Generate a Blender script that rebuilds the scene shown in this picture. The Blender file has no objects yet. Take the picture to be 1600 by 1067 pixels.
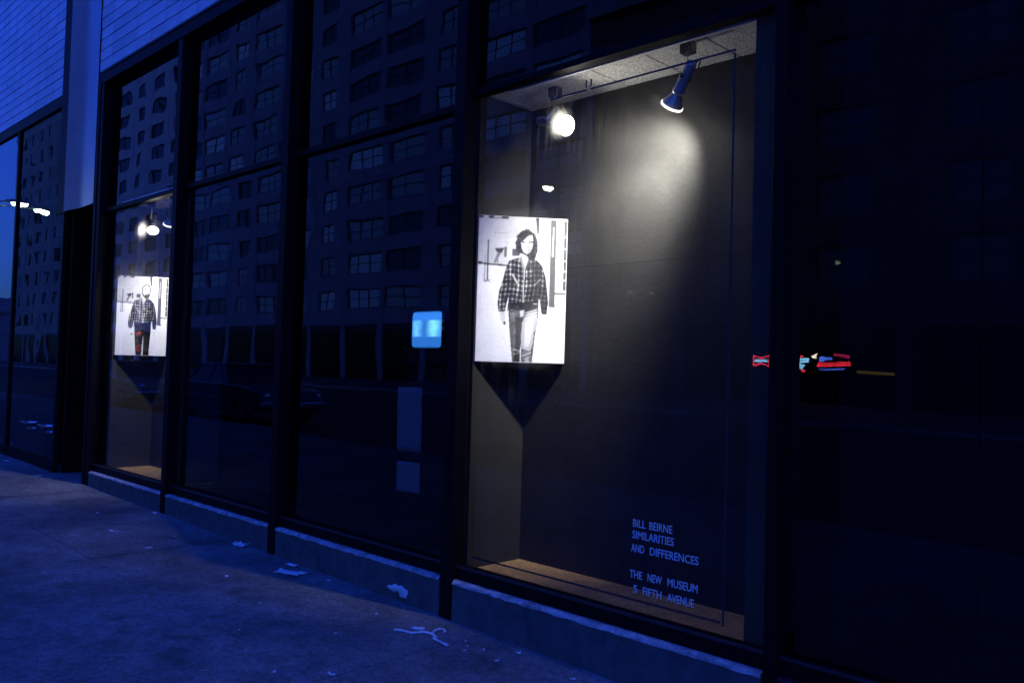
import bpy, math, random
import numpy as np
from mathutils import Vector, Matrix
R = math.radians
random.seed(7)
rng = np.random.default_rng(7)
sc = bpy.context.scene
COL = sc.collection

# ------------------------------------------------------------------ camera
cam_d = bpy.data.cameras.new('camera')
cam_d.sensor_width = 36.0
cam_d.lens = 36.0 * 1316.3 / 1600.0
cam_d.clip_start = 0.05
cam_d.clip_end = 2000
cam = bpy.data.objects.new('camera', cam_d)
COL.objects.link(cam)
yaw, pitch, roll = 0.79226, 0.02956, 0.02917
fw = Vector((-math.cos(yaw) * math.cos(pitch), math.sin(yaw) * math.cos(pitch), math.sin(pitch)))
rt = fw.cross(Vector((0, 0, 1))).normalized()
up = rt.cross(fw)
r2 = rt * math.cos(roll) + up * math.sin(roll)
u2 = -rt * math.sin(roll) + up * math.cos(roll)
M = Matrix((r2, u2, -fw)).transposed().to_4x4()
M.translation = (0, -3.5598, 1.6)
cam.matrix_world = M
sc.camera = cam

# ------------------------------------------------------------------ dusk sky
w = bpy.data.worlds.new('World')
sc.world = w
w.use_nodes = True
nt = w.node_tree
bg = nt.nodes['Background']
sky = nt.nodes.new('ShaderNodeTexSky')
sky.sky_type = 'NISHITA'
sky.sun_disc = False
sky.sun_elevation = R(5.0)
sky.sun_rotation = R(20)
tint = nt.nodes.new('ShaderNodeMix')
tint.data_type = 'RGBA'
tint.blend_type = 'MULTIPLY'
tint.inputs[0].default_value = 1.0
tint.inputs[7].default_value = (0.034, 0.130, 1.10, 1)     # tungsten film under a dusk sky
nt.links.new(sky.outputs[0], tint.inputs[6])
nt.links.new(tint.outputs[2], bg.inputs[0])
bg.inputs[1].default_value = 0.10

sc.view_settings.view_transform = 'Standard'
sc.view_settings.look = 'None'
EXPO = 3.0                    # long exposure at dusk; lamps below are dim in the same measure
sc.view_settings.exposure = EXPO
LK = 2.0 ** -EXPO
sc.view_settings.gamma = 1.0
sc.view_settings.use_curve_mapping = False
sc.cycles.use_denoising = True
sc.cycles.max_bounces = 10
sc.cycles.transparent_max_bounces = 24
sc.cycles.caustics_reflective = False
sc.cycles.caustics_refractive = False
sc.cycles.sample_clamp_indirect = 4.0

# ------------------------------------------------------------------ materials
def newmat(name):
    m = bpy.data.materials.new(name)
    m.use_nodes = True
    return m, m.node_tree, m.node_tree.nodes['Principled BSDF']

def N(t, kind, **kw):
    n = t.nodes.new(kind)
    for k, v in kw.items():
        setattr(n, k, v)
    return n

def mat(name, col, rough=0.6, metal=0.0, var=0.25, scale=6.0, bump=0.0, bscale=None, rnd=0.0, spec=0.5, coat=0.0):
    """colour with two octaves of mottling, optional bump and per-object value shift"""
    m, t, b = newmat(name)
    tc = N(t, 'ShaderNodeTexCoord')
    n1 = N(t, 'ShaderNodeTexNoise'); n1.inputs['Scale'].default_value = scale; n1.inputs['Detail'].default_value = 6
    n1.inputs['Roughness'].default_value = 0.65
    t.links.new(tc.outputs['Object'], n1.inputs['Vector'])
    mr = N(t, 'ShaderNodeMapRange')
    mr.inputs['From Min'].default_value = 0.3; mr.inputs['From Max'].default_value = 0.7
    mr.inputs['To Min'].default_value = 1 - var; mr.inputs['To Max'].default_value = 1 + var
    t.links.new(n1.outputs['Fac'], mr.inputs['Value'])
    val = mr.outputs['Result']
    if rnd:
        oi = N(t, 'ShaderNodeObjectInfo')
        m2 = N(t, 'ShaderNodeMapRange'); m2.inputs['To Min'].default_value = 1 - rnd; m2.inputs['To Max'].default_value = 1 + rnd
        t.links.new(oi.outputs['Random'], m2.inputs['Value'])
        mu = N(t, 'ShaderNodeMath', operation='MULTIPLY')
        t.links.new(val, mu.inputs[0]); t.links.new(m2.outputs['Result'], mu.inputs[1])
        val = mu.outputs[0]
    vm = N(t, 'ShaderNodeVectorMath', operation='SCALE')
    vm.inputs[0].default_value = col[:3]
    t.links.new(val, vm.inputs['Scale'])
    t.links.new(vm.outputs['Vector'], b.inputs['Base Color'])
    b.inputs['Roughness'].default_value = rough
    b.inputs['Metallic'].default_value = metal
    b.inputs['Specular IOR Level'].default_value = spec
    b.inputs['Coat Weight'].default_value = coat
    if bump:
        n2 = N(t, 'ShaderNodeTexNoise'); n2.inputs['Scale'].default_value = bscale or scale * 8; n2.inputs['Detail'].default_value = 5
        t.links.new(tc.outputs['Object'], n2.inputs['Vector'])
        bp = N(t, 'ShaderNodeBump'); bp.inputs['Strength'].default_value = bump; bp.inputs['Distance'].default_value = 0.01
        t.links.new(n2.outputs['Fac'], bp.inputs['Height'])
        t.links.new(bp.outputs['Normal'], b.inputs['Normal'])
    return m

def emit(name, col, s):
    m, t, b = newmat(name)
    b.inputs['Base Color'].default_value = (0.02, 0.02, 0.02, 1)
    b.inputs['Emission Color'].default_value = (*col, 1)
    b.inputs['Emission Strength'].default_value = s * LK
    return m

def printmat(name, emission=0.0, rough=0.5):
    """flat print or picture held in the mesh's own colours"""
    m, t, b = newmat(name)
    a = N(t, 'ShaderNodeAttribute', attribute_name='print')
    if emission:
        b.inputs['Base Color'].default_value = (0.02, 0.02, 0.02, 1)
        t.links.new(a.outputs['Color'], b.inputs['Emission Color'])
        b.inputs['Emission Strength'].default_value = emission * LK
        b.inputs['Roughness'].default_value = 0.15
    else:
        t.links.new(a.outputs['Color'], b.inputs['Base Color'])
        b.inputs['Roughness'].default_value = rough
        b.inputs['Specular IOR Level'].default_value = 0.06
    return m

def glass(name, dirt, haze, ior=1.57, tintc=(0.93, 0.95, 0.97), wave=0.0):
    """thin pane: clear, mirror by Fresnel, with dust film and rain streaks that catch light"""
    m, t, b = newmat(name)
    t.nodes.remove(b)
    out = t.nodes['Material Output']
    tc = N(t, 'ShaderNodeTexCoord')
    geo = N(t, 'ShaderNodeNewGeometry')
    tr = N(t, 'ShaderNodeBsdfTransparent'); tr.inputs[0].default_value = (*tintc, 1)
    gl = N(t, 'ShaderNodeBsdfGlossy'); gl.inputs['Roughness'].default_value = 0.0
    fr = N(t, 'ShaderNodeFresnel'); fr.inputs['IOR'].default_value = ior
    # float-glass waviness
    nz = N(t, 'ShaderNodeTexNoise'); nz.inputs['Scale'].default_value = 1.6; nz.inputs['Detail'].default_value = 1.0
    t.links.new(tc.outputs['Object'], nz.inputs['Vector'])
    bp = N(t, 'ShaderNodeBump'); bp.inputs['Strength'].default_value = wave; bp.inputs['Distance'].default_value = 0.02
    t.links.new(nz.outputs['Fac'], bp.inputs['Height'])
    t.links.new(bp.outputs['Normal'], gl.inputs['Normal'])
    mx = N(t, 'ShaderNodeMixShader')
    t.links.new(fr.outputs[0], mx.inputs[0]); t.links.new(tr.outputs[0], mx.inputs[1]); t.links.new(gl.outputs[0], mx.inputs[2])
    # dirt: vertical streaks and blotches
    mp = N(t, 'ShaderNodeMapping'); mp.inputs['Scale'].default_value = (85, 85, 2.2)
    t.links.new(tc.outputs['Object'], mp.inputs['Vector'])
    s1 = N(t, 'ShaderNodeTexNoise'); s1.inputs['Scale'].default_value = 1.0; s1.inputs['Detail'].default_value = 4
    t.links.new(mp.outputs[0], s1.inputs['Vector'])
    r1 = N(t, 'ShaderNodeMapRange'); r1.inputs['From Min'].default_value = 0.52; r1.inputs['From Max'].default_value = 0.80
    r1.inputs['To Min'].default_value = 0.0; r1.inputs['To Max'].default_value = 1.0
    t.links.new(s1.outputs['Fac'], r1.inputs['Value'])
    s2 = N(t, 'ShaderNodeTexNoise'); s2.inputs['Scale'].default_value = 3.2; s2.inputs['Detail'].default_value = 7
    t.links.new(tc.outputs['Object'], s2.inputs['Vector'])
    r2_ = N(t, 'ShaderNodeMapRange'); r2_.inputs['From Min'].default_value = 0.40; r2_.inputs['From Max'].default_value = 0.72
    t.links.new(s2.outputs['Fac'], r2_.inputs['Value'])
    mm = N(t, 'ShaderNodeMath', operation='MULTIPLY'); t.links.new(r1.outputs[0], mm.inputs[0]); t.links.new(r2_.outputs[0], mm.inputs[1])
    ad = N(t, 'ShaderNodeMath', operation='MULTIPLY_ADD'); ad.inputs[1].default_value = dirt; ad.inputs[2].default_value = dirt * 0.01
    t.links.new(mm.outputs[0], ad.inputs[0])
    tl = N(t, 'ShaderNodeBsdfTranslucent'); tl.inputs[0].default_value = (0.8, 0.8, 0.78, 1)
    mx2 = N(t, 'ShaderNodeMixShader')
    t.links.new(ad.outputs[0], mx2.inputs[0]); t.links.new(mx.outputs[0], mx2.inputs[1]); t.links.new(tl.outputs[0], mx2.inputs[2])
    last = mx2
    if haze:
        rf = N(t, 'ShaderNodeBsdfRefraction'); rf.inputs['IOR'].default_value = 1.45; rf.inputs['Roughness'].default_value = 0.6
        mx3 = N(t, 'ShaderNodeMixShader'); mx3.inputs[0].default_value = haze
        t.links.new(last.outputs[0], mx3.inputs[1]); t.links.new(rf.outputs[0], mx3.inputs[2])
        last = mx3
    # the far side of the sheet lets everything through
    mx4 = N(t, 'ShaderNodeMixShader')
    tr2 = N(t, 'ShaderNodeBsdfTransparent')
    t.links.new(geo.outputs['Backfacing'], mx4.inputs[0]); t.links.new(last.outputs[0], mx4.inputs[1]); t.links.new(tr2.outputs[0], mx4.inputs[2])
    t.links.new(mx4.outputs[0], out.inputs['Surface'])
    return m

MT = {}
MT['metal'] = mat('black_anodised_metal', (0.006, 0.006, 0.007), 0.5, 0.0, 0.3, 9, spec=0.08)
MT['metal2'] = mat('dark_kickplate_metal', (0.03, 0.03, 0.034), 0.45, 0.0, 0.3, 7)
MT['tile'] = mat('glazed_tile', (0.74, 0.77, 0.80), 0.28, 0, 0.16, 5, rnd=0.17)
MT['grout'] = mat('dark_grout', (0.06, 0.06, 0.065), 0.9, 0, 0.3, 20)
MT['panel'] = mat('satin_fascia_metal', (0.30, 0.32, 0.37), 0.36, 1.0, 0.14, 2)
MT['conc'] = mat('concrete_sill', (0.10, 0.105, 0.10), 0.9, 0, 0.35, 9, bump=0.5, bscale=60)
MT['concedge'] = mat('worn_skylit_sill_edge', (0.46, 0.47, 0.47), 0.85, 0, 0.6, 14, bump=0.8, bscale=70)  # chipped edge; sky light on the ledge top is put into this paler colour
MT['black'] = mat('black_paint', (0.004, 0.004, 0.0045), 0.7, 0, 0.3, 3, spec=0.08)
MT['dark'] = mat('dark_interior_paint', (0.003, 0.003, 0.0035), 0.9, 0, 0.3, 3, spec=0.1)
MT['nichewall'] = mat('dark_painted_board', (0.028, 0.0275, 0.0255), 0.55, 0, 0.2, 3.0, bump=0.2, bscale=40, spec=0.12)
MT['jamb'] = mat('grey_jamb_board', (0.055, 0.045, 0.022), 0.8, 0, 0.3, 4)
MT['white'] = mat('white_enamel', (0.75, 0.75, 0.72), 0.4, 0, 0.1, 8)
MT['cardboard'] = mat('print_board', (0.55, 0.54, 0.5), 0.8, 0, 0.1, 20)
MT['chrome'] = mat('dark_chrome', (0.45, 0.43, 0.40), 0.34, 0.5, 0.15, 8)
MT['lampblack'] = mat('black_lamp_enamel', (0.015, 0.015, 0.016), 0.25, 0, 0.2, 8)
MT['paper'] = mat('litter_paper', (0.86, 0.87, 0.88), 0.8, 0, 0.15, 30)
MT['notice'] = mat('notice_paper', (0.11, 0.105, 0.105), 0.85, 0, 0.22, 22)
MT['vinyl'] = mat('white_vinyl', (0.90, 0.91, 0.92), 0.5, 0, 0.12, 40)
MT['foil'] = mat('alarm_foil', (0.03, 0.03, 0.035), 0.5, 0.0, 0.3, 30)
MT['walnut'] = mat('walnut_veneer', (0.012, 0.008, 0.006), 0.7, 0, 0.4, 12)
MT['asphalt'] = mat('asphalt', (0.035, 0.035, 0.037), 0.85, 0, 0.3, 3, bump=0.3, bscale=60)
MT['farwalk'] = mat('far_pavement', (0.08, 0.08, 0.08), 0.9, 0, 0.25, 2)
MT['ground'] = mat('ground_dirt', (0.08, 0.075, 0.07), 0.95, 0, 0.25, 0.5)
MT['brick_light'] = mat('pale_brick', (0.55, 0.48, 0.56), 0.85, 0, 0.16, 0.6)
MT['brick_dark'] = mat('sooty_brick', (0.29, 0.24, 0.33), 0.85, 0, 0.2, 0.6)
MT['brick_black'] = mat('blackened_brick', (0.06, 0.055, 0.06), 0.9, 0, 0.2, 0.6)
MT['stone'] = mat('sooty_stone', (0.24, 0.24, 0.26), 0.85, 0, 0.2, 0.8)
MT['steel'] = mat('galvanised_steel', (0.28, 0.29, 0.3), 0.45, 0.7, 0.15, 4)
MT['rubber'] = mat('tyre_rubber', (0.015, 0.015, 0.015), 0.8, 0, 0.2, 10)
MT['carpaint_blue'] = mat('navy_car_paint', (0.03, 0.04, 0.09), 0.22, 0, 0.1, 3, coat=0.6)
MT['carpaint_tan'] = mat('tan_car_paint', (0.26, 0.22, 0.16), 0.22, 0, 0.1, 3, coat=0.6)
MT['carpaint_green'] = mat('green_car_paint', (0.03, 0.07, 0.05), 0.22, 0, 0.1, 3, coat=0.6)
MT['carglass'] = mat('car_window_glass', (0.008, 0.008, 0.009), 0.12, 0, 0.1, 3, spec=0.3)
MT['bright_chrome'] = mat('bright_chrome', (0.75, 0.76, 0.78), 0.08, 1, 0.05, 8)
MT['redlens'] = emit('red_tail_lens', (1.0, 0.05, 0.04), 1.2)
MT['bulb'] = emit('lit_bulb_lens', (1.0, 0.95, 0.84), 90.0)
MT['bulbrim'] = emit('lit_bulb_rim', (1.0, 0.95, 0.84), 3.0)
MT['streetlens'] = emit('mercury_street_lens', (0.72, 1.0, 0.62), 60.0)
MT['neon_red'] = emit('red_neon', (1.0, 0.03, 0.06), 16.0)
MT['neon_dim'] = emit('faded_red_neon', (1.0, 0.05, 0.08), 2.2)
MT['neon_pink'] = emit('pink_neon', (0.9, 0.04, 0.22), 7.0)
MT['neon_blue'] = emit('blue_neon', (0.08, 0.2, 1.0), 14.0)
MT['neon_cyan'] = emit('cyan_neon', (0.25, 0.65, 1.0), 18.0)
MT['neon_white'] = emit('white_neon', (1.0, 0.92, 0.8), 18.0)
MT['amber'] = emit('amber_shop_light', (0.8, 0.6, 0.12), 0.7)
MT['print'] = printmat('photographic_print')
MT['screen'] = printmat('tube_screen', emission=1.5)
MT['glass_box'] = glass('display_window_glass', 0.13, 0.05, wave=0.04)
MT['glass'] = glass('shop_window_glass', 0.03, 0.0, wave=0.075)

# acoustic ceiling tile: pale with dark pin holes
m, t, b = newmat('acoustic_tile')
tc = N(t, 'ShaderNodeTexCoord'); vo = N(t, 'ShaderNodeTexNoise'); vo.inputs['Scale'].default_value = 150; vo.inputs['Detail'].default_value = 2
t.links.new(tc.outputs['Object'], vo.inputs['Vector'])
cr = N(t, 'ShaderNodeValToRGB'); cr.color_ramp.elements[0].position = 0.36; cr.color_ramp.elements[0].color = (0.10, 0.10, 0.09, 1)
cr.color_ramp.elements[1].position = 0.52; cr.color_ramp.elements[1].color = (0.80, 0.79, 0.75, 1)
t.links.new(vo.outputs['Fac'], cr.inputs[0]); t.links.new(cr.outputs[0], b.inputs['Base Color']); b.inputs['Roughness'].default_value = 0.95
MT['acoustic'] = m

# particle-board floor of the display
m, t, b = newmat('particle_board')
tc = N(t, 'ShaderNodeTexCoord'); vo = N(t, 'ShaderNodeTexVoronoi'); vo.inputs['Scale'].default_value = 95
t.links.new(tc.outputs['Object'], vo.inputs['Vector'])
n2 = N(t, 'ShaderNodeTexNoise'); n2.inputs['Scale'].default_value = 9; n2.inputs['Detail'].default_value = 6; t.links.new(tc.outputs['Object'], n2.inputs['Vector'])
mxx = N(t, 'ShaderNodeMath', operation='MULTIPLY'); t.links.new(vo.outputs['Color'], mxx.inputs[0]); t.links.new(n2.outputs['Fac'], mxx.inputs[1])
cr = N(t, 'ShaderNodeValToRGB'); cr.color_ramp.elements[0].position = 0.05; cr.color_ramp.elements[0].color = (0.16, 0.085, 0.035, 1)
cr.color_ramp.elements[1].position = 0.5; cr.color_ramp.elements[1].color = (0.46, 0.29, 0.13, 1)
t.links.new(mxx.outputs[0], cr.inputs[0]); t.links.new(cr.outputs[0], b.inputs['Base Color']); b.inputs['Roughness'].default_value = 0.7
MT['particle'] = m

# pavement: mottled concrete with stains and specks
m, t, b = newmat('city_pavement')
tc = N(t, 'ShaderNodeNewGeometry')
def noise(scale, det=6, rough=0.6):
    n = N(t, 'ShaderNodeTexNoise'); n.inputs['Scale'].default_value = scale; n.inputs['Detail'].default_value = det; n.inputs['Roughness'].default_value = rough
    t.links.new(tc.outputs['Position'], n.inputs['Vector']); return n.outputs['Fac']
def mrange(v, a, b_, c, d):
    n = N(t, 'ShaderNodeMapRange'); n.inputs['From Min'].default_value = a; n.inputs['From Max'].default_value = b_
    n.inputs['To Min'].default_value = c; n.inputs['To Max'].default_value = d; t.links.new(v, n.inputs['Value']); return n.outputs[0]
def mul(a, b_):
    n = N(t, 'ShaderNodeMath', operation='MULTIPLY'); t.links.new(a, n.inputs[0]); t.links.new(b_, n.inputs[1]); return n.outputs[0]
v = mul(mul(mrange(noise(0.9, 8, 0.7), 0.36, 0.62, 0.50, 1.2), mrange(noise(6, 9, 0.8), 0.3, 0.7, 0.6, 1.4)),
        mul(mrange(noise(90, 4, 0.75), 0.3, 0.7, 0.5, 1.5), mrange(noise(2.3, 4, 0.5), 0.30, 0.42, 0.62, 1.0)))
oi = N(t, 'ShaderNodeObjectInfo')
v = mul(mul(v, mrange(oi.outputs['Random'], 0, 1, 0.9, 1.1)), mrange(noise(28, 5, 0.8), 0.34, 0.66, 0.62, 1.38))
vm = N(t, 'ShaderNodeVectorMath', operation='SCALE'); vm.inputs[0].default_value = (0.20, 0.21, 0.21); t.links.new(v, vm.inputs['Scale'])
# pale specks of grit and gum
vo = N(t, 'ShaderNodeTexVoronoi'); vo.inputs['Scale'].default_value = 17; t.links.new(tc.outputs['Position'], vo.inputs['Vector'])
sp = mrange(vo.outputs['Distance'], 0.03, 0.06, 1, 0)
sp = mul(sp, mrange(noise(5, 2), 0.52, 0.60, 0, 0.8))
mc = N(t, 'ShaderNodeMix', data_type='RGBA'); t.links.new(sp, mc.inputs[0]); t.links.new(vm.outputs[0], mc.inputs[6]); mc.inputs[7].default_value = (0.45, 0.45, 0.45, 1)
t.links.new(mc.outputs[2], b.inputs['Base Color']); b.inputs['Roughness'].default_value = 0.85
bp = N(t, 'ShaderNodeBump'); bp.inputs['Strength'].default_value = 0.5; bp.inputs['Distance'].default_value = 0.006
t.links.new(noise(45, 6, 0.7), bp.inputs['Height']); t.links.new(bp.outputs[0], b.inputs['Normal'])
MT['pave'] = m

# windows of the block across the street: pale blinds in some, dark rooms in others
def winmat(name, lo, hi, rough):
    m, t, b = newmat(name)
    oi = N(t, 'ShaderNodeObjectInfo')
    cr = N(t, 'ShaderNodeValToRGB'); cr.color_ramp.interpolation = 'CONSTANT'
    e = cr.color_ramp.elements
    e[0].position = 0; e[0].color = (lo, lo, lo, 1)
    e[1].position = 0.35; e[1].color = ((lo + hi) / 2,) * 3 + (1,)
    x = e.new(0.7); x.color = (hi, hi, hi, 1)
    t.links.new(oi.outputs['Random'], cr.inputs[0]); t.links.new(cr.outputs[0], b.inputs['Base Color'])
    b.inputs['Roughness'].default_value = rough; b.inputs['Coat Weight'].default_value = 1.0; b.inputs['Coat Roughness'].default_value = 0.03
    return m
MT['pane_blind'] = winmat('blind_behind_glass', 0.04, 0.80, 0.5)
MT['pane_dark'] = winmat('dark_room_behind_glass', 0.006, 0.04, 0.7)

# ------------------------------------------------------------------ mesh helpers
class MB:
    def __init__(s): s.v = []; s.f = []
    def add(s, v, f):
        o = len(s.v); s.v += [tuple(p) for p in v]; s.f += [tuple(i + o for i in q) for q in f]; return s
    def box(s, x0, x1, y0, y1, z0, z1):
        return s.add([(x, y, z) for z in (z0, z1) for y in (y0, y1) for x in (x0, x1)],
                     [(0, 2, 3, 1), (4, 5, 7, 6), (0, 1, 5, 4), (2, 6, 7, 3), (0, 4, 6, 2), (1, 3, 7, 5)])
    def tube(s, pts, r, n=8, cap=True):
        pts = [Vector(p) for p in pts]; rr = r if isinstance(r, (list, tuple)) else [r] * len(pts)
        vs = []; fs = []
        for i, p in enumerate(pts):
            d = (pts[min(i + 1, len(pts) - 1)] - pts[max(i - 1, 0)]).normalized()
            a = d.cross(Vector((0, 0, 1)))
            if a.length < 1e-3: a = d.cross(Vector((0, 1, 0)))
            a.normalize(); b_ = d.cross(a)
            for k in range(n):
                an = 2 * math.pi * k / n
                vs.append(p + (a * math.cos(an) + b_ * math.sin(an)) * rr[i])
        for i in range(len(pts) - 1):
            for k in range(n):
                fs.append((i * n + k, i * n + (k + 1) % n, (i + 1) * n + (k + 1) % n, (i + 1) * n + k))
        if cap: fs.append(tuple(range(n))[::-1]); fs.append(tuple((len(pts) - 1) * n + k for k in range(n)))
        return s.add(vs, fs)
    def prism(s, poly, y0, y1):     # polygon in x,z pushed along y
        n = len(poly)
        v = [(x, y0, z) for x, z in poly] + [(x, y1, z) for x, z in poly]
        f = [tuple(range(n)), tuple(range(2 * n - 1, n - 1, -1))] + [(i, i + n, (i + 1) % n + n, (i + 1) % n) for i in range(n)]
        return s.add(v, f)
    def lathe(s, prof, n=24, cap=(True, True)):   # (r,z) profile round local z
        vs = [(r * math.cos(2 * math.pi * k / n), r * math.sin(2 * math.pi * k / n), z) for r, z in prof for k in range(n)]
        fs = [(i * n + k, i * n + (k + 1) % n, (i + 1) * n + (k + 1) % n, (i + 1) * n + k) for i in range(len(prof) - 1) for k in range(n)]
        if cap[0]: fs.append(tuple(range(n))[::-1])
        if cap[1]: fs.append(tuple((len(prof) - 1) * n + k for k in range(n)))
        return s.add(vs, fs)
    def mesh(s, name, m, smooth=False):
        me = bpy.data.meshes.new(name); me.from_pydata(s.v, [], s.f); me.update()
        me.materials.append(MT[m] if isinstance(m, str) else m)
        if smooth:
            me.polygons.foreach_set('use_smooth', [True] * len(me.polygons))
        return me
    def build(s, name, m, parent=None, smooth=False, bevel=0.0, mat4=None):
        o = link(name, s.mesh(name, m, smooth), parent)
        if mat4 is not None: o.matrix_local = mat4
        if bevel:
            bv = o.modifiers.new('bevel', 'BEVEL'); bv.width = bevel; bv.segments = 2; bv.limit_method = 'ANGLE'
        return o

def link(name, data, parent=None):
    o = bpy.data.objects.new(name, data); COL.objects.link(o)
    if parent: o.parent = parent
    return o
def empty(name, loc=(0, 0, 0), rz=0.0):
    o = link(name, None); o.location = loc; o.rotation_euler = (0, 0, rz); o.empty_display_size = 0.1
    return o
def tag(o, label, cat, group=None):
    o['label'] = label; o['category'] = cat
    if group: o['group'] = group
    return o
def struct(o): o['kind'] = 'structure'; return o
def box(name, m, parent, x0, x1, y0, y1, z0, z1, bevel=0.0):
    # mesh centred on itself, so materials stay local
    c = ((x0 + x1) / 2, (y0 + y1) / 2, (z0 + z1) / 2)
    o = MB().box(x0 - c[0], x1 - c[0], y0 - c[1], y1 - c[1], z0 - c[2], z1 - c[2]).build(name, m, parent, bevel=bevel)
    o.location = c
    return o

# ------------------------------------------------------------------ ground, road, pavements
def zs(x): return min(0.16, max(-0.09, -0.0125 * (x + 4.05)))
XB = [-320, -16.85, 3.15, 120]
def strip(name, m, y0, y1, dz, x0=-320, x1=120):
    xs = [x for x in XB if x0 <= x <= x1]
    b = MB(); n = len(xs)
    b.add([(x, y, zs(x) + dz) for x in xs for y in (y0, y1)], [(2 * i, 2 * i + 2, 2 * i + 3, 2 * i + 1) for i in range(n - 1)])
    return struct(b.build(name, m))
g = MB(); g.add([(-900, -900, -0.6), (900, -900, -0.6), (900, 900, -0.6), (-900, 900, -0.6)], [(0, 1, 2, 3)]); struct(g.build('ground', 'ground'))
KERB, FARK, FARB = -5.2, -23.0, -36.0
strip('road', 'asphalt', FARK, KERB, -0.13)
walk = strip('sidewalk', 'grout', KERB + 0.15, 0.6, -0.012)
strip('far_sidewalk', 'farwalk', FARB - 0.5, FARK - 0.15, 0.0)
for nm, a, b_ in (('kerb', KERB, KERB + 0.147), ('far_kerb', FARK - 0.147, FARK)):
    k = MB(); xs = XB
    for i in range(3):
        x0, x1 = xs[i], xs[i + 1]
        k.add([(x, y, zs(x) + z) for z in (-0.4, 0.004) for y in (a, b_) for x in (x0, x1)],
              [(0, 2, 3, 1), (4, 5, 7, 6), (0, 1, 5, 4), (2, 6, 7, 3)])
    struct(k.build(nm, 'stone'))
# pavement flags, each its own slab
SX = 1.58; X0 = -5.25 - 8 * SX
ys = [KERB + 0.155, -3.72, -2.44, -1.16, 0.10]
for i in range(13):
    for j in range(4):
        xa, xb = X0 + i * SX + 0.004, X0 + (i + 1) * SX - 0.004
        ya, yb = ys[j] + 0.0025, ys[j + 1] - 0.0025
        xc, yc = (xa + xb) / 2, (ya + yb) / 2
        dz = rng.uniform(-0.002, 0.002)
        s = MB().add([(x - xc, y - yc, zs(x) + dz + z) for z in (-0.06, 0.0) for y in (ya, yb) for x in (xa, xb)],
                     [(0, 2, 3, 1), (4, 5, 7, 6), (0, 1, 5, 4), (2, 6, 7, 3), (0, 4, 6, 2), (1, 3, 7, 5)])
        o = s.build('slab', 'pave', walk, bevel=0.004); o.location = (xc, yc, 0)
for side, xa, xb in (('west', -320, X0), ('east', X0 + 13 * SX, 120)):   # far stretches beyond the flags
    b2 = MB(); b2.add([(x, y, zs(x)) for x in (xa, xb) for y in (KERB + 0.155, 0.1)], [(0, 2, 3, 1)])
    b2.build('pavement_sheet', 'pave', walk)

# ------------------------------------------------------------------ the storefront building
B = tag(empty('storefront_building', (-6, 0.3, 0)), 'dark glass storefront with black metal frames under a glazed tile wall', 'building')
OFF = Vector((6, -0.3, 0))
def bb(name, m, x0, x1, y0, y1, z0, z1, bevel=0.0, parent=None):
    o = box(name, m, parent or B, x0, x1, y0, y1, z0, z1, bevel)
    if parent is None: o.location = Vector(o.location) + OFF
    return o
ZT, ZH, ZW = 3.27, 4.79, 4.93          # transom, header underside, tile underside
mull = [-10.40, -8.30, -6.20, -4.045, -1.836]
for i, x in enumerate(mull):
    hw = 0.028 if i == 4 else 0.05
    bb('mullion', 'metal', x - hw, x + hw, 0.0, 0.112, -0.15, ZH - 0.002, 0.004)
mulr = [0.36, 2.5, 4.7]
for x in mulr: bb('mullion', 'metal', x - 0.05, x + 0.05, 0.0, 0.112, -0.2, ZH - 0.002, 0.004)
bays = [(mull[i] + 0.05, mull[i + 1] - (0.028 if i == 3 else 0.05)) for i in range(4)] + [(-1.808, 0.31), (0.41, 2.45), (2.55, 4.65)]
for i, (a, b_) in enumerate(bays):
    e = 0.0015
    zt0, zt1 = (3.327, 3.366) if i >= 3 else (3.262, 3.310)
    bb('bottom_rail', 'metal', a + e, b_ - e, 0.052, 0.128, 0.245, 0.33, 0.004)
    bb('rail_edge', 'metal2', a + e, b_ - e, 0.045, 0.060, 0.318, 0.334, 0.002)
    bb('transom', 'metal', a + e, b_ - e, 0.055, 0.128, zt0, zt1, 0.003)
    pane = 'glass_box' if i in (0, 3) else 'glass'
    for nm, z0, z1, mm in (('window_pane', 0.333, zt0 - 0.001, pane), ('upper_pane', zt1 + 0.001, ZH - 0.004, 'glass')):
        p = bb(nm, mm, a + 0.002, b_ - 0.002, 0.098, 0.106, z0, z1)
        if i in (1, 2) or nm == 'upper_pane': p.rotation_euler = (R(rng.uniform(-0.2, 0.2)), 0, R(rng.uniform(-0.2, 0.2)))
    if i < 4:   # concrete sill with a worn lip, coloured paler for sky light on its top
        s = MB()
        xa, xb = a + 0.012, b_ - 0.012
        o = bb('sill', 'conc', xa, xb, 0.004, 0.30, -0.25, 0.232, 0.006)
        n = 44; lip = MB(); vv = []; ff = []
        for k in range(n + 1):
            x = xa + (xb - xa) * k / n
            j = rng.uniform(-1, 1, 6)
            vv += [(x, 0.0005 + 0.0012 * j[0], 0.226 + 0.004 * j[1]), (x, 0.004 + 0.004 * j[2], 0.239 + 0.004 * j[3]), (x, 0.022 + 0.006 * j[4], 0.248 + 0.003 * j[5]), (x, 0.075, 0.2445), (x, 0.075, 0.20)]
        for k in range(n):
            for q in range(4): ff.append((k * 5 + q, k * 5 + q + 5, k * 5 + q + 6, k * 5 + q + 1))
        lip.add([Vector(p) + OFF for p in vv], ff)
        lip.build('sill_lip', 'concedge', B)
    else:
        bb('kick_plate', 'metal2', a + e, b_ - e, 0.02, 0.30, -0.3, 0.244, 0.004)
bb('header', 'metal', -10.45, 4.75, -0.006, 0.118, ZH, ZW - 0.003, 0.004)
bb('header_drip', 'metal2', -10.452, 4.752, -0.016, 0.02, ZW - 0.02, ZW, 0.002)
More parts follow.
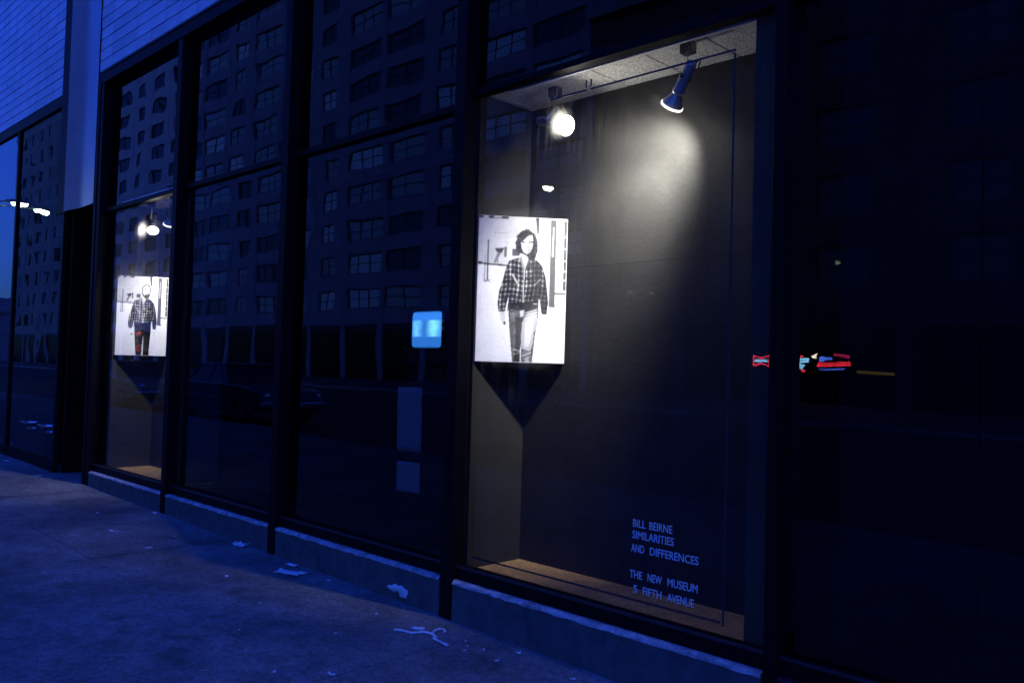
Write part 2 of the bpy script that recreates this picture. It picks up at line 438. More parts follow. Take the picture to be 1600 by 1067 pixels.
# left wing: glass down to the pavement
bb('header', 'metal', -30, -11.62, -0.006, 0.118, ZH, ZW - 0.003, 0.004)
for x in (-11.60, -13.68, -15.8, -18.0): bb('mullion', 'metal', x - 0.04, x + 0.04, 0.0, 0.06, -0.1, ZH - 0.002, 0.004)
for a, b_ in ((-13.64, -11.64), (-15.76, -13.72), (-17.96, -15.84)):
    bb('kick_plate', 'metal', a + .002, b_ - .002, 0.012, 0.06, -0.1, 0.27, 0.004)
    p = bb('window_pane', 'glass', a + 0.002, b_ - 0.002, 0.026, 0.034, 0.272, ZH - 0.004)
bb('wall', 'black', -30, -18.05, 0.0, 0.3, -0.1, ZH - 0.002)
# tiled walls above
TH, TW = 0.1275, 0.365
tw1 = bb('tile_wall', 'grout', -10.52, 4.8, 0.012, 0.35, ZW, 7.2)
tw2 = bb('tile_wall', 'grout', -30, -11.83, 0.012, 0.35, ZW, 7.2)
tm = MB().box(-TW / 2 + 0.003, TW / 2 - 0.003, -0.008, 0.008, -TH / 2 + 0.0065, TH / 2 - 0.0065).mesh('tile', 'tile')
def tiles(parent, x0, nx, z0, nz, x_end):
    for i in range(nx):
        for k in range(nz):
            o = link('tile', tm, parent)
            o.location = Vector((x0 + (i + 0.5) * TW, 0.006 + rng.uniform(-0.002, 0.002), z0 + (k + 0.5) * TH)) - Vector(parent.location) - Vector(B.location)
            o.rotation_euler = (R(rng.uniform(-0.5, 0.5)), R(rng.uniform(-0.1, 0.1)), R(rng.uniform(-0.35, 0.35)))
tiles(tw1, -10.515, 15, ZW + 0.01, 17, 0)
tiles(tw2, -11.835 - 14 * TW, 14, ZW + 0.01, 17, 0)
def tilerest(parent, x0, nx):
    b2 = MB()
    for i in range(nx):
        for k in range(17):
            c = Vector((x0 + (i + .5) * TW, 0.006, ZW + 0.01 + (k + .5) * TH)) - Vector(parent.location) - Vector(B.location)
            b2.box(c.x - TW / 2 + .003, c.x + TW / 2 - .003, c.y - .008, c.y + .008, c.z - TH / 2 + .0065, c.z + TH / 2 - .0065)
    o = b2.build('tile_field', 'tile', parent); o['kind'] = 'stuff'
tilerest(tw1, -10.515 + 15 * TW, 26)
tilerest(tw2, -11.835 - 49 * TW, 35)
bb('wall_edge_trim', 'metal', -11.829, -11.452, -0.004, 0.35, 3.386, 7.2)
bb('coping', 'stone', -30.1, 4.9, -0.06, 0.6, 7.205, 7.32)
# fascia panel above the recessed entrance, gently curved
pv = []; pf = []; n = 24
for k in range(n + 1):
    tt = k / n
    x = -11.45 + (11.45 - 10.525) * tt
    y = -0.012 + sum((-0.26 * (1 - min(1, max(0, (q - .35) / .3)) ** 2 * (3 - 2 * min(1, max(0, (q - .35) / .3)))) + 0.07) * 0.925 / 24 for q in [(j + .5) / n for j in range(k, n)]) * 0.6
    for z in (3.385, 7.2): pv.append(Vector((x, y, z)) + OFF)
for k in range(n): pf.append((2 * k, 2 * k + 2, 2 * k + 3, 2 * k + 1))
b2 = MB().add(pv, pf); b2.build('fascia_panel', 'panel', B, smooth=True)
bb('fascia_soffit', 'black', -11.45, -10.526, 0.02, 2.4, 3.392, 3.45)
bb('post_cover', 'metal', -10.522, -10.452, -0.008, 0.118, -0.1, ZW - 0.004, 0.004)
# entrance recess
bb('recess_wall', 'black', -11.64, -11.565, 0.12, 2.4, -0.1, 3.385)
bb('recess_wall', 'black', -10.515, -10.452, 0.12, 2.4, -0.1, 3.385)
bb('recess_back', 'black', -11.56, -10.52, 2.3, 2.4, -0.1, 3.385)
d = bb('door', 'metal', -11.45, -10.62, 2.24, 2.297, 0.12, 2.3, 0.004)
h = box('handle', 'chrome', d, 0.26, 0.29, -0.075, -0.045, -0.05, 0.25, 0.003)
bb('threshold', 'pave', -11.56, -10.52, 0.105, 2.3, -0.1, 0.085)
# dark shop behind the clear bays
bb('shop_floor', 'dark', -30, 6, 0.72, 6.0, 0.0, 0.08)
bb('shop_back_wall', 'dark', -30, 6, 6.0, 6.2, 0.0, 7.2)
bb('shop_ceiling', 'dark', -30, 6, 0.36, 6.0, 5.2, 5.3)
bb('shop_end_wall', 'dark', 5.8, 6.0, 0.36, 6.0, 0.0, 5.2)
bb('shop_end_wall', 'dark', -30.2, -30, 0.3, 6.0, 0.0, 5.2)
bb('roof', 'ground', -30, 6, 0.35, 6.2, 7.0, 7.19)
for a, b_ in ((bays[1][0], bays[2][1]),):
    bb('stall_floor', 'dark', a - 0.1, b_ + 0.06, 0.13, 0.72, 0.0, 0.24)
# black boards closing the right hand bay
for k in range(8):
    bb('partition_board', 'black', -1.72 + k * 0.62, -1.72 + k * 0.62 + 0.612, 0.42 + 0.006 * (k % 2), 0.46, 0.1, 5.19)

# ------------------------------------------------------------------ display niches
NZ0, NZ1, NY = 0.30, 3.355, 0.60
def niche(xl, xr):
    """shallow display case: boards, particle-board floor, acoustic ceiling, light track"""
    bb('side_panel', 'nichewall', xl - 0.02, xl, 0.13, NY + 0.02, NZ0, NZ1 + 0.05)
    bb('side_panel', 'nichewall', xr, xr + 0.02, 0.16, NY + 0.02, NZ0, NZ1 + 0.05)
    bb('back_panel', 'nichewall', xl + .001, xr - .001, NY, NY + 0.02, NZ0, 2.2532)
    bb('back_panel', 'nichewall', xl + .001, xr - .001, NY, NY + 0.02, 2.2550, NZ1 + 0.05)
    bb('floor_panel', 'particle', xl + .001, xr - .001, 0.129, NY - .001, NZ0 - 0.02, NZ0)
    bb('jamb_board', 'jamb', xr - 0.004, xr + 0.16, 0.135, 0.155, NZ0 - 0.02, NZ1)
    bb('jamb_board', 'nichewall', xl - 0.07, xl + 0.002, 0.118, 0.128, NZ0 + .03, NZ1)
    x = xr - 0.355
    xs_ = [xr - .002]
    while x > xl + 0.05: xs_.append(x); x -= 0.383
    xs_.append(xl + .002)
    for p, q in zip(xs_[1:], xs_[:-1]):
        bb('ceiling_tile', 'acoustic', p + 0.006, q - 0.006, 0.158, NY - 0.002, NZ1, NZ1 + 0.018)
    bb('ceiling_board', 'black', xl - 0.02, xr + 0.02, 0.13, NY + 0.02, NZ1 + 0.055, NZ1 + 0.075)
    bb('light_track', 'white', xl + 0.25, xr - 0.002, 0.138, 0.156, NZ1 - 0.035, NZ1 + 0.003, 0.002)
niche(-3.975, -2.03)
niche(-10.08, -8.42)

def spot(loc, aim, mount, power, label, cone=115, blend=1.0, wall_fill=None):
    """track spotlight: ceiling block, stem, yoke, tube body, flared reflector bulb"""
    loc = Vector(loc); ax = (Vector(aim) - loc).normalized()
    root = tag(empty('track_spotlight', mount), label, 'spotlight')
    root_m = Matrix.Translation(mount)
    q = (-ax).to_track_quat('Z', 'Y').to_matrix().to_4x4()
    T = Matrix.Translation(loc - Vector(mount)) @ q         # local +z points back up the body
    MB().box(-.035, .035, -.03, .03, -.06, 0).build('mount_block', 'lampblack', root, bevel=0.004)
    j = loc - ax * 0.17 - Vector(mount)
    MB().tube([(0, 0, -.05), (0, 0, (j.z - .05) / 2), j + Vector((0, -.034, 0))], 0.0075, 8).build('stem', 'white', root, smooth=True)
    MB().tube([j + Vector((0, -.045, 0)), j + Vector((0, .045, 0))], 0.012, 10).build('swivel_knob', 'lampblack', root, smooth=True)
    MB().lathe([(0.012, .262), (0.024, .258), (0.029, .245), (0.030, .24), (0.030, .10), (0.034, .095), (0.034, .075), (0.026, .07)], 20).build('body', 'chrome', root, smooth=True, mat4=T)
    MB().tube([(0.02, 0, .245), (0.03, 0, .275), (0.045, 0, .27), (0.05, 0, .235)], 0.005, 8).build('cable', 'lampblack', root, smooth=True, mat4=T)
    rf = MB().lathe([(0.024, .076), (0.030, .065), (0.048, .03), (0.060, .008), (0.0615, .004)], 28, (True, False)).build('reflector', 'chrome', root, smooth=True, mat4=T)
    MB().lathe([(0.0617, .006), (0.0645, .001), (0.063, -.007), (0.056, -.010)], 28, (False, False)).build('bulb_rim', 'bulbrim', rf, smooth=True)
    MB().lathe([(0.0555, -.0095), (0.035, -.016), (0.012, -.019)], 28, (False, True)).build('bulb_lens', 'bulb', rf, smooth=True)
    ld = bpy.data.lights.new('spot_beam', 'SPOT'); ld.energy = power * LK; ld.color = (1.0, 0.965, 0.89)
    ld.spot_size = R(cone); ld.spot_blend = blend; ld.shadow_soft_size = 0.045
    lo = link('spot_beam', ld, root)
    lo.matrix_local = Matrix.Translation(loc + ax * 0.026 - Vector(mount)) @ q
    if wall_fill:      # second spot added at the bulb to brighten a patch of the back wall
        sd = bpy.data.lights.new('wall_fill_spot', 'SPOT'); sd.energy = wall_fill[1] * LK; sd.color = ld.color
        sd.spot_size = R(wall_fill[2]); sd.spot_blend = 0.9; sd.shadow_soft_size = 0.05
        so = link('wall_fill_spot', sd, root)
        sq = -(Vector(wall_fill[0]) - loc).normalized()
        so.matrix_local = Matrix.Translation(loc + ax * 0.03 - Vector(mount)) @ sq.to_track_quat('Z', 'Y').to_matrix().to_4x4()
    return root
ZM = NZ1 - 0.001
spot((-2.625, 0.300, 3.058), (-3.60, 0.70, 2.00), (-2.49, 0.24, ZM), 190, 'chrome spotlight seen from behind, tilted towards the poster of the long-haired man', 72, 0.85, wall_fill=((-3.02, 0.64, 2.76), 215, 104))
spot((-3.392, 0.300, 3.084), (-2.392, 0.25, 2.76), (-3.52, 0.33, ZM), 8, 'glaring spotlight facing the street above the poster of the long-haired man', 130)
spot((-9.530, 0.300, 3.011), (-7.1, -0.80, 0.0), (-9.66, 0.33, ZM), 17, 'glaring spotlight hanging above the poster of the bearded man', 34)
spot((-9.10, 0.300, 3.035), (-9.75, 0.45, 2.0), (-8.98, 0.25, ZM), 170, 'spotlight half hidden by a mullion beside the poster of the bearded man', 90)

# ------------------------------------------------------------------ printed posters
def inpoly(px, py, poly):
    ins = np.zeros(px.shape, bool); n = len(poly)
    for i in range(n):
        x0, y0 = poly[i]; x1, y1 = poly[(i + 1) % n]
        if y0 == y1: continue
        c = ((y0 > py) != (y1 > py)) & (px < (x1 - x0) * (py - y0) / (y1 - y0) + x0)
        ins ^= c
    return ins
def blur(a, k=1):
    for _ in range(k):
        p = np.pad(a, 1, mode='edge')
        a = (p[:-2, 1:-1] + p[2:, 1:-1] + p[1:-1, :-2] + p[1:-1, 2:] + 2 * p[1:-1, 1:-1]) / 6
    return a
def fnoise(h, w_, c):
    a = rng.uniform(-1, 1, (h // c + 3, w_ // c + 3))
    yy = np.linspace(0, h / c, h); xx = np.linspace(0, w_ / c, w_)
    y0 = yy.astype(int); x0 = xx.astype(int); fy = (yy - y0)[:, None]; fx = (xx - x0)[None]
    return (a[y0][:, x0] * (1 - fy) * (1 - fx) + a[y0 + 1][:, x0] * fy * (1 - fx) + a[y0][:, x0 + 1] * (1 - fy) * fx + a[y0 + 1][:, x0 + 1] * fy * fx)
PW, PH = 176, 270
def poster_art(kind):
    # drawn in a 460 x 715 frame
    U, V = np.meshgrid(np.linspace(0, 460, PW), np.linspace(0, 715, PH))
    a = np.full(U.shape, 0.82)
    def P(poly, val, mix=1.0):
        m_ = inpoly(U, V, poly); a[m_] = a[m_] * (1 - mix) + val * mix; return m_
    def Rc(x0, y0, x1, y1, val, mix=1.0): return P([(x0, y0), (x1, y0), (x1, y1), (x0, y1)], val, mix)
    def L(x0, y0, x1, y1, wd, val, mix=1.0):
        dx, dy = x1 - x0, y1 - y0; l = math.hypot(dx, dy); nx, ny = -dy / l * wd / 2, dx / l * wd / 2
        return P([(x0 + nx, y0 + ny), (x1 + nx, y1 + ny), (x1 - nx, y1 - ny), (x0 - nx, y0 - ny)], val, mix)
    # street behind the walker
    Rc(0, 0, 300, 240, 0.70); Rc(0, 0, 22, 12, 0.12); Rc(48, 0, 150, 12, 0.10); Rc(75, 0, 115, 10, 0.55)
    L(78, 82, 150, 82, 4, 0.38); L(50, 118, 50, 322, 7, 0.16); L(36, 190, 34, 322, 6, 0.34, .8); L(34, 322, 62, 318, 8, 0.3)
    L(0, 236, 150, 242, 9, 0.12); L(0, 232, 20, 232, 12, 0.08)
    P([(84, 158), (132, 156), (122, 182), (96, 180)], 0.08); P([(98, 180), (120, 180), (88, 232), (80, 228)], 0.25); Rc(134, 150, 146, 200, 0.18)
    Rc(176, 158, 212, 192, 0.12); Rc(96, 200, 104, 230, 0.3)
    P([(292, 0), (312, 0), (310, 84), (303, 84)], 0.10)
    L(354, 14, 354, 214, 8, 0.22, .85); Rc(372, 6, 404, 440, 0.16); L(388, 40, 386, 190, 7, 0.6); Rc(404, 0, 442, 420, 0.88)
    Rc(442, 10, 460, 356, 0.13)
    for y in (90, 150, 210, 262, 306): L(440, y, 460, y - 4, 5, 0.75)
    L(396, 372, 458, 370, 11, 0.16); L(404, 430, 460, 482, 4, 0.2)
    Rc(300, 440, 460, 715, 0.92, .5)
    if kind == 0:
        # trousers
        P([(160, 430), (320, 425), (318, 500), (300, 610), (292, 715), (236, 715), (236, 650), (232, 600), (230, 715), (190, 715), (172, 560)], 0.06)
        P([(170, 470), (200, 480), (205, 640), (196, 715), (190, 715), (175, 560)], 0.20, .7)
        P([(236, 520), (262, 470), (312, 452), (316, 500), (300, 600), (284, 660), (240, 650), (232, 600)], 0.50); P([(250, 530), (276, 480), (300, 470), (292, 560), (274, 640), (250, 640)], 0.72, .8)
        P([(300, 560), (306, 560), (296, 680), (288, 690)], 0.12)
        for q in range(7): L(170 + 4 * q, 452 + 7 * q, 236, 470 + 5 * q, 3.2, 0.5 if q % 2 else 0.1, .6)
        for q in range(6): L(240, 470 + 6 * q, 318, 440 + 8 * q, 3.4, 0.72 if q % 2 else 0.08, .7)
        P([(222, 462), (246, 458), (240, 490), (226, 492)], 0.7, .8)
        L(192, 652, 230, 660, 7, 0.6, .7); L(194, 676, 230, 668, 5, 0.35, .7); P([(240, 660), (284, 656), (292, 715), (236, 715)], 0.22); L(242, 684, 288, 664, 6, 0.6, .8); L(244, 702, 288, 684, 5, 0.5, .7); P([(256, 696), (276, 692), (280, 715), (254, 715)], 0.5, .7)
    else:
        P([(164, 425), (318, 420), (318, 500), (308, 620), (306, 715), (250, 715), (244, 560), (238, 715), (186, 715), (172, 560)], 0.015)
        P([(246, 540), (252, 540), (254, 715), (240, 715)], 0.7, .8)
        for q in range(7): L(262, 560 + 18 * q, 298, 548 + 20 * q, 4, 0.22, .6)
    legs = inpoly(U, V, [(160, 425), (322, 420), (320, 500), (306, 620), (306, 715), (186, 715), (172, 560)])
    wr = 1 + .55 * fnoise(PH, PW, 9) + .35 * fnoise(PH, PW, 4)
    lm = legs & (a < 0.5); a[lm] = (a * wr)[lm]
    # hands
    P([(118, 466), (146, 462), (148, 500), (150, 528), (136, 530), (124, 505)], 0.62 if kind == 0 else 0.7); P([(138, 520), (150, 516), (152, 532), (142, 534)], 0.15)
    P([(334, 470), (356, 474), (352, 510), (338, 545), (330, 540), (332, 505)], 0.86); L(356, 480, 344, 544, 3, 0.25)
    # plaid shirt
    shirt = [(190, 205), (160, 218), (142, 260), (130, 310), (112, 370), (106, 430), (112, 470), (146, 468), (154, 425), (162, 395), (166, 432), (240, 424), (318, 418), (322, 390), (330, 440), (336, 475), (362, 478), (370, 420), (362, 350), (352, 290), (336, 240), (306, 210), (270, 196), (230, 196)]
    ms = inpoly(U, V, shirt)
    uu = U + 3 * np.sin(V / 30) + 0.04 * (V - 300); vv = V + 4 * np.sin(U / 22)
    st = np.clip(np.cos(uu * 2 * math.pi / 21) * 1.3 - 0.25, 0, 1) * (.7 + .3 * np.cos(uu * 2 * math.pi / 42)); ht = np.clip(np.cos(vv * 2 * math.pi / 24) * 1.3 - 0.35, 0, 1)
    pl = 0.03 + 0.24 * st + 0.13 * ht + 0.40 * st * ht
    if kind == 1: pl = pl * 1.5
    pl *= 1.0 + 0.8 * fnoise(PH, PW, 7)
    shade = np.where(U > 285, 0.45, 1.0) * np.where((U > 150) & (U < 175) & (V > 300), 0.5, 1.0)
    a[ms] = np.clip(pl * shade, 0.02, 0.8)[ms]
    L(178, 282, 208, 330, 9, 0.6, .8); L(330, 300, 296, 332, 6, 0.4, .6); L(240, 250, 238, 420, 5, 0.66, .8)
    L(166, 395, 158, 470, 3, 0.02); L(322, 390, 336, 470, 3, 0.02); L(166, 430, 318, 420, 7, 0.02)
    P([(222, 190), (262, 190), (258, 236), (242, 262), (232, 240)], 0.60); P([(212, 200), (224, 190), (244, 258), (236, 264)], 0.30); P([(264, 196), (276, 204), (252, 258), (244, 250)], 0.12)
    if kind == 0:
        P([(226, 66), (252, 60), (276, 70), (294, 92), (306, 126), (308, 160), (298, 196), (282, 214), (262, 208), (250, 190), (214, 176), (196, 160), (190, 132), (200, 100), (212, 76)], 0.035)
        P([(254, 92), (276, 86), (284, 118), (280, 148), (268, 172), (252, 182), (234, 174), (222, 150), (220, 122), (240, 108)], 0.58)
        P([(266, 120), (284, 112), (280, 150), (266, 174), (252, 182), (258, 150)], 0.30, .7)
        L(222, 122, 244, 124, 7, 0.06); L(258, 122, 282, 120, 7, 0.06); L(250, 144, 260, 146, 6, 0.16); L(240, 162, 264, 162, 5, 0.10); L(236, 126, 240, 128, 3, .5)
        for q in range(26):
            an = rng.uniform(0, 6.28); x = 248 + 54 * math.cos(an); y = 130 + 72 * math.sin(an) * (1 if math.sin(an) < 0 else .9)
            if y < 190: P([(x - 6, y), (x, y - 8), (x + 7, y + 2), (x, y + 7)], 0.05, .8)
    else:
        P([(222, 150), (226, 100), (246, 74), (272, 72), (296, 90), (304, 124), (298, 160), (284, 190), (262, 200), (236, 180)], 0.10)
        P([(230, 146), (234, 104), (250, 82), (272, 80), (290, 96), (297, 124), (292, 156), (270, 170), (248, 172)], 0.80)
        L(236, 120, 262, 116, 5, 0.10); L(268, 116, 296, 114, 5, 0.12); L(262, 117, 270, 117, 4, 0.15); L(266, 128, 272, 142, 4, 0.35)
        P([(246, 172), (264, 156), (290, 152), (296, 166), (284, 196), (266, 206), (250, 192)], 0.10); L(300, 160, 336, 158, 6, .4); L(262, 166, 282, 163, 4, .55)
    hair = inpoly(U, V, [(186, 60), (310, 56), (312, 215), (186, 200)]) & (a < 0.12)
    a[hair] *= (1 + .9 * fnoise(PH, PW, 4))[hair]
    bgm = a > 0.6
    a[bgm] *= (1 - .10 * (V < 235) - .06 * np.abs(fnoise(PH, PW, 30)) - .05 * np.abs(fnoise(PH, PW, 8)) * (V < 330))[bgm]
    a = blur(a, 1)
    a = np.clip((a / .85) ** 1.35 * .85 * (1 + 0.06 * fnoise(PH, PW, 3) + 0.05 * fnoise(PH, PW, 1)), 0.006, 0.85)
    if kind == 1:
        a = np.where((a > 0.62), 0.84, a)
    return a
def printgrid(name, art, w_, h_, m, parent, bulge=0.0):
    """art: rows x cols (x 3) -> a fine sheet that carries the picture; local x across, z up, facing -y"""
    hN, wN = art.shape[:2]
    xs_ = np.linspace(-w_ / 2, w_ / 2, wN); zs_ = np.linspace(h_, 0, hN)
    X, Z = np.meshgrid(xs_, zs_)
    Y = -bulge * (1 - (2 * X / w_) ** 2) * (1 - (2 * Z / h_ - 1) ** 2)
    co = np.stack([X, Y, Z], -1).reshape(-1, 3)
    i = np.arange(hN * wN).reshape(hN, wN)
    f = np.stack([i[1:, :-1], i[1:, 1:], i[:-1, 1:], i[:-1, :-1]], -1).reshape(-1, 4)
    me = bpy.data.meshes.new(name)
    me.vertices.add(len(co)); me.vertices.foreach_set('co', co.ravel())
    me.loops.add(f.size); me.loops.foreach_set('vertex_index', f.ravel())
    me.polygons.add(len(f)); me.polygons.foreach_set('loop_start', np.arange(0, f.size, 4)); me.polygons.foreach_set('loop_total', np.full(len(f), 4))
    me.update(calc_edges=True); me.validate()
    ca = me.color_attributes.new('print', 'FLOAT_COLOR', 'POINT')
    c = np.ones((hN, wN, 4)); c[..., :3] = art[..., None] if art.ndim == 2 else art
    ca.data.foreach_set('color', c.ravel().astype(np.float32))
    me.materials.append(MT[m])
    return link(name, me, parent)
def poster(ax, ay, bx, by, z0, z1, kind, label):
    d_ = math.hypot(bx - ax, by - ay)
    root = tag(empty('poster', ((ax + bx) / 2, (ay + by) / 2, z0), math.atan2(by - ay, bx - ax)), label, 'poster')
    MB().box(-d_ / 2, d_ / 2, 0.0, 0.018, 0, z1 - z0).build('mounting_board', 'cardboard', root)
    p = printgrid('print', poster_art(kind), d_ - .004, z1 - z0 - .004, 'print', root); p.location = (0, -0.0015, 0.002)
poster(-3.962, 0.122, -3.606, 0.584, 1.626, 2.570, 0, 'large black and white photo poster of a long-haired man in plaid shirt walking')
poster(-10.055, 0.135, -9.735, 0.588, 1.600, 2.515, 1, 'large black and white photo poster of a bearded man in dark trousers')

# ------------------------------------------------------------------ television in the middle bay
tv = tag(empty('television_monitor', (-4.918, 0.5, 1.62)), 'small television monitor with glowing blue screen behind the glass', 'television')
MB().box(-.235, .235, 0.012, .40, 0, .46).build('cabinet', 'walnut', tv, bevel=0.015)
fr = MB().box(-.235, -.178, 0, .012, 0, .46).box(.178, .235, 0, .012, 0, .46).box(-.178, .178, 0, .012, .378, .46).box(-.178, .178, 0, .012, 0, .098)
fr.build('bezel', 'dark', tv, bevel=0.003)
hN, wN = 66, 86
U, V = np.meshgrid(np.linspace(0, 1, wN), np.linspace(0, 1, hN))
art = np.zeros((hN, wN, 3)); base = np.array([0.030, 0.20, 0.72])
band = ((V > .26) & (V < .68)).astype(float)
bl = band * (np.exp(-((U - .20) / .15) ** 2) * .6 + np.exp(-((U - .76) / .15) ** 2) * .95) * (0.8 + 0.35 * fnoise(hN, wN, 6))
bl = np.clip(blur(bl, 3), 0, 1)
lowd = np.where(V > .7, 0.72, 1.0) * (1 - 0.35 * np.exp(-((U - .5) / .1) ** 2) * band) * (0.9 + 0.1 * np.cos(V * hN * 3.14))
art[:] = base * lowd[..., None]; art += bl[..., None] * np.array([0.22, 0.62, 0.35])
edge = np.minimum(np.minimum(U, 1 - U) * 1.33, np.minimum(V, 1 - V)); art *= np.clip(edge / .05, .15, 1)[..., None]
cor = (np.abs(U - .5) / .5) ** 7 + (np.abs(V - .5) / .5) ** 7; art *= np.clip((1.12 - cor) / .2, 0.01, 1)[..., None]
s = printgrid('screen', art, .356, .28, 'screen', tv, bulge=0.022); s.location = (0, 0.008, 0.098)
for k in range(2): MB().lathe([(0.014, 0), (0.012, .014), (0.006, .016)], 14).build('knob', 'chrome', tv, smooth=True, mat4=Matrix.Translation((.205, 0, .3 - .06 * k)) @ Matrix.Rotation(R(90), 4, 'X'))
pd = tag(empty('pedestal', (-4.918, 0.72, 0.24)), 'tall black plinth that carries the blue television monitor', 'plinth')
MB().box(-.22, .22, -.2, .2, 0.04, 1.36).build('column', 'black', pd, bevel=.004); MB().box(-.25, .25, -.235, .23, 1.36, 1.38).build('top', 'black', pd, bevel=.003); MB().box(-.2, .2, -.18, .18, 0, .04).build('plinth_base', 'black', pd)

# ------------------------------------------------------------------ things on the glass
def sheet(name, w_, h_, m, seed, cur=0.004):
    r_ = np.random.default_rng(seed); nx, nz = 8, 12
    X, Z = np.meshgrid(np.linspace(-w_ / 2, w_ / 2, nx), np.linspace(0, h_, nz))
    Y = -abs(cur) * (r_.uniform(0, 1, X.shape)) - .0008
    jx = r_.uniform(-.003, .003, X.shape); X = X + jx
    v_ = [(X[i, j], Y[i, j], Z[i, j]) for i in range(nz) for j in range(nx)]
    f_ = [(i * nx + j, i * nx + j + 1, (i + 1) * nx + j + 1, (i + 1) * nx + j) for i in range(nz - 1) for j in range(nx - 1)]
    o = MB().add(v_, f_).build(name, m, None, smooth=True)
    sd = o.modifiers.new('thickness', 'SOLIDIFY'); sd.thickness = 0.0006
    return o
o = sheet('paper_notice', .264, .44, 'notice', 3); o.location = (-4.571, 0.0965, 0.995); o.rotation_euler = (0, R(-1.2), 0)
tag(o, 'long faded paper notice taped to the dark glass below the television', 'notice')
o = sheet('paper_notice', .256, .208, 'notice', 4); o.location = (-4.566, 0.0965, 0.716); o.rotation_euler = (0, R(-1.6), 0)
tag(o, 'short faded paper notice taped under the long notice', 'notice')

def text_mesh(txt, size, width, name, parent, m):
    cu = bpy.data.curves.new(name, 'FONT'); cu.body = txt; cu.size = size; cu.extrude = 0.0004; cu.align_x = 'LEFT'; cu.resolution_u = 3
    cu.offset = 0.0006
    to = bpy.data.objects.new('tmp', cu); COL.objects.link(to)
    bpy.context.view_layer.update()
    me = bpy.data.meshes.new_from_object(to.evaluated_get(bpy.context.evaluated_depsgraph_get()))
    bpy.data.objects.remove(to); 
    me.name = name; me.materials.clear(); me.materials.append(MT[m])
    xs_ = [v_.co.x for v_ in me.vertices]; s_ = width / (max(xs_) - min(xs_)); x0 = min(xs_)
    for v_ in me.vertices: v_.co.x = (v_.co.x - x0) * s_
    o = link(name, me, parent); o.rotation_euler = (R(90), 0, 0)
    return o
wl = tag(empty('window_lettering', (-2.67, 0.0972, 0.42)), 'small white capital lettering stuck low on the glass of the large display', 'lettering')
for txt, x, zb, wd in (('BILL BEIRNE', 0.0, .775, .245), ('SIMILARITIES', -.002, .715, .258), ('AND  DIFFERENCES', -.008, .645, .41),
                      ('THE  NEW  MUSEUM', -.014, .508, .415), ('5  FIFTH  AVENUE', .012, .433, .37)):
    ws = txt.split('  ') if '  ' in txt else txt.split(' ')
    tot = len(txt.replace('  ', ' ')) + (len(ws) - 1) * .6
    for wtxt in ws:
        ww = wd * sum({'I': .42, 'M': 1.3, 'W': 1.3, 'L': .85}.get(c_, 1.0) for c_ in wtxt) / (sum({'I': .42, 'M': 1.3, 'W': 1.3, 'L': .85}.get(c_, 1.0) for q in ws for c_ in q) + (len(ws) - 1) * (1.3 if '  ' in txt else .9))
        o = text_mesh(wtxt, 0.0575, ww, 'word', wl, 'vinyl'); o.location = (x, 0, zb - .42)
        x += ww * (1 + (1.3 if '  ' in txt else .9) / max(1e-6, sum({'I': .42, 'M': 1.3, 'W': 1.3, 'L': .85}.get(c_, 1.0) for c_ in wtxt)))
tp = tag(empty('alarm_tape', (-2.6, 0.0972, 0.38)), 'thin foil alarm tape outlining the glass of the large lit display', 'tape')
def tape(x0, z0, x1, z1, wd=.011):
    o = MB().box(min(x0, x1) - wd / 2 + 2.6, max(x0, x1) + wd / 2 + 2.6, -.0008, 0, min(z0, z1) - wd / 2 - .38, max(z0, z1) + wd / 2 - .38).build('tape_strip', 'foil', tp)
tape(-2.125, .385, -2.125, 3.165); tape(-3.035, 3.185, -2.125, 3.185); tape(-3.035, 3.205, -3.035, 3.235); tape(-3.34, 3.185, -3.072, 3.185); tape(-3.072, 3.205, -3.072, 3.235); tape(-3.9, .395, -2.145, .395)

# small bright things in the left shop window
def glint(x, y, s_, label):
    o = tag(empty('glass_bowl', (x, y, 0.50)), label, 'bowl')
    MB().lathe([(.03 * s_, 0), (.05 * s_, .01), (.10 * s_, .06), (.13 * s_, .12), (.125 * s_, .12), (.09 * s_, .065), (.02, .02)], 20).build('bowl', 'bright_chrome', o, smooth=True)
    MB().lathe([(.06 * s_, 0.0), (.06 * s_, .006)], 20).build('foot', 'bright_chrome', o, smooth=True)
glint(-12.75, 0.34, 1.5, 'shiny metal bowl on the plinth beside the entrance recess')
glint(-13.5, 0.34, 1.7, 'wide shiny metal bowl in the far shop window')
pl = tag(empty('display_plinth', (-13.2, 0.42, 0.08)), 'low dark display plinth inside the shop window beyond the entrance', 'plinth')
MB().box(-.7, .7, -.25, .25, 0, .40).build('body', 'dark', pl, bevel=.004); MB().box(-.72, .72, -.27, .27, .40, .419).build('top', 'dark', pl, bevel=.003)

# ------------------------------------------------------------------ litter on the pavement
def scrap(x, y, sx, sy, rot, seed, label, cur=.012, name='paper_scrap'):
    r_ = np.random.default_rng(seed); n = 7
    v_ = []; 
    for i in range(n):
        for j in range(n):
            a, b_ = i / (n - 1) - .5, j / (n - 1) - .5
            k = 1 - .35 * r_.uniform(0, 1) * (abs(a) > .45 or abs(b_) > .45)
            v_.append((a * sx * k, b_ * sy * k, .003 + cur * (abs(r_.normal(0, .45)) + 2.2 * a * a)))
    f_ = [(i * n + j, (i + 1) * n + j, (i + 1) * n + j + 1, i * n + j + 1) for i in range(n - 1) for j in range(n - 1)]
    o = MB().add(v_, f_).build(name, 'paper'); o.location = (x, y, zs(x) + .002); o.rotation_euler = (0, R(0.7), rot)
    sd = o.modifiers.new('thickness', 'SOLIDIFY'); sd.thickness = 0.0008
    tag(o, label, 'litter', 'scraps of paper on the sidewalk')
small = 'tiny white paper scrap lying on the sidewalk'
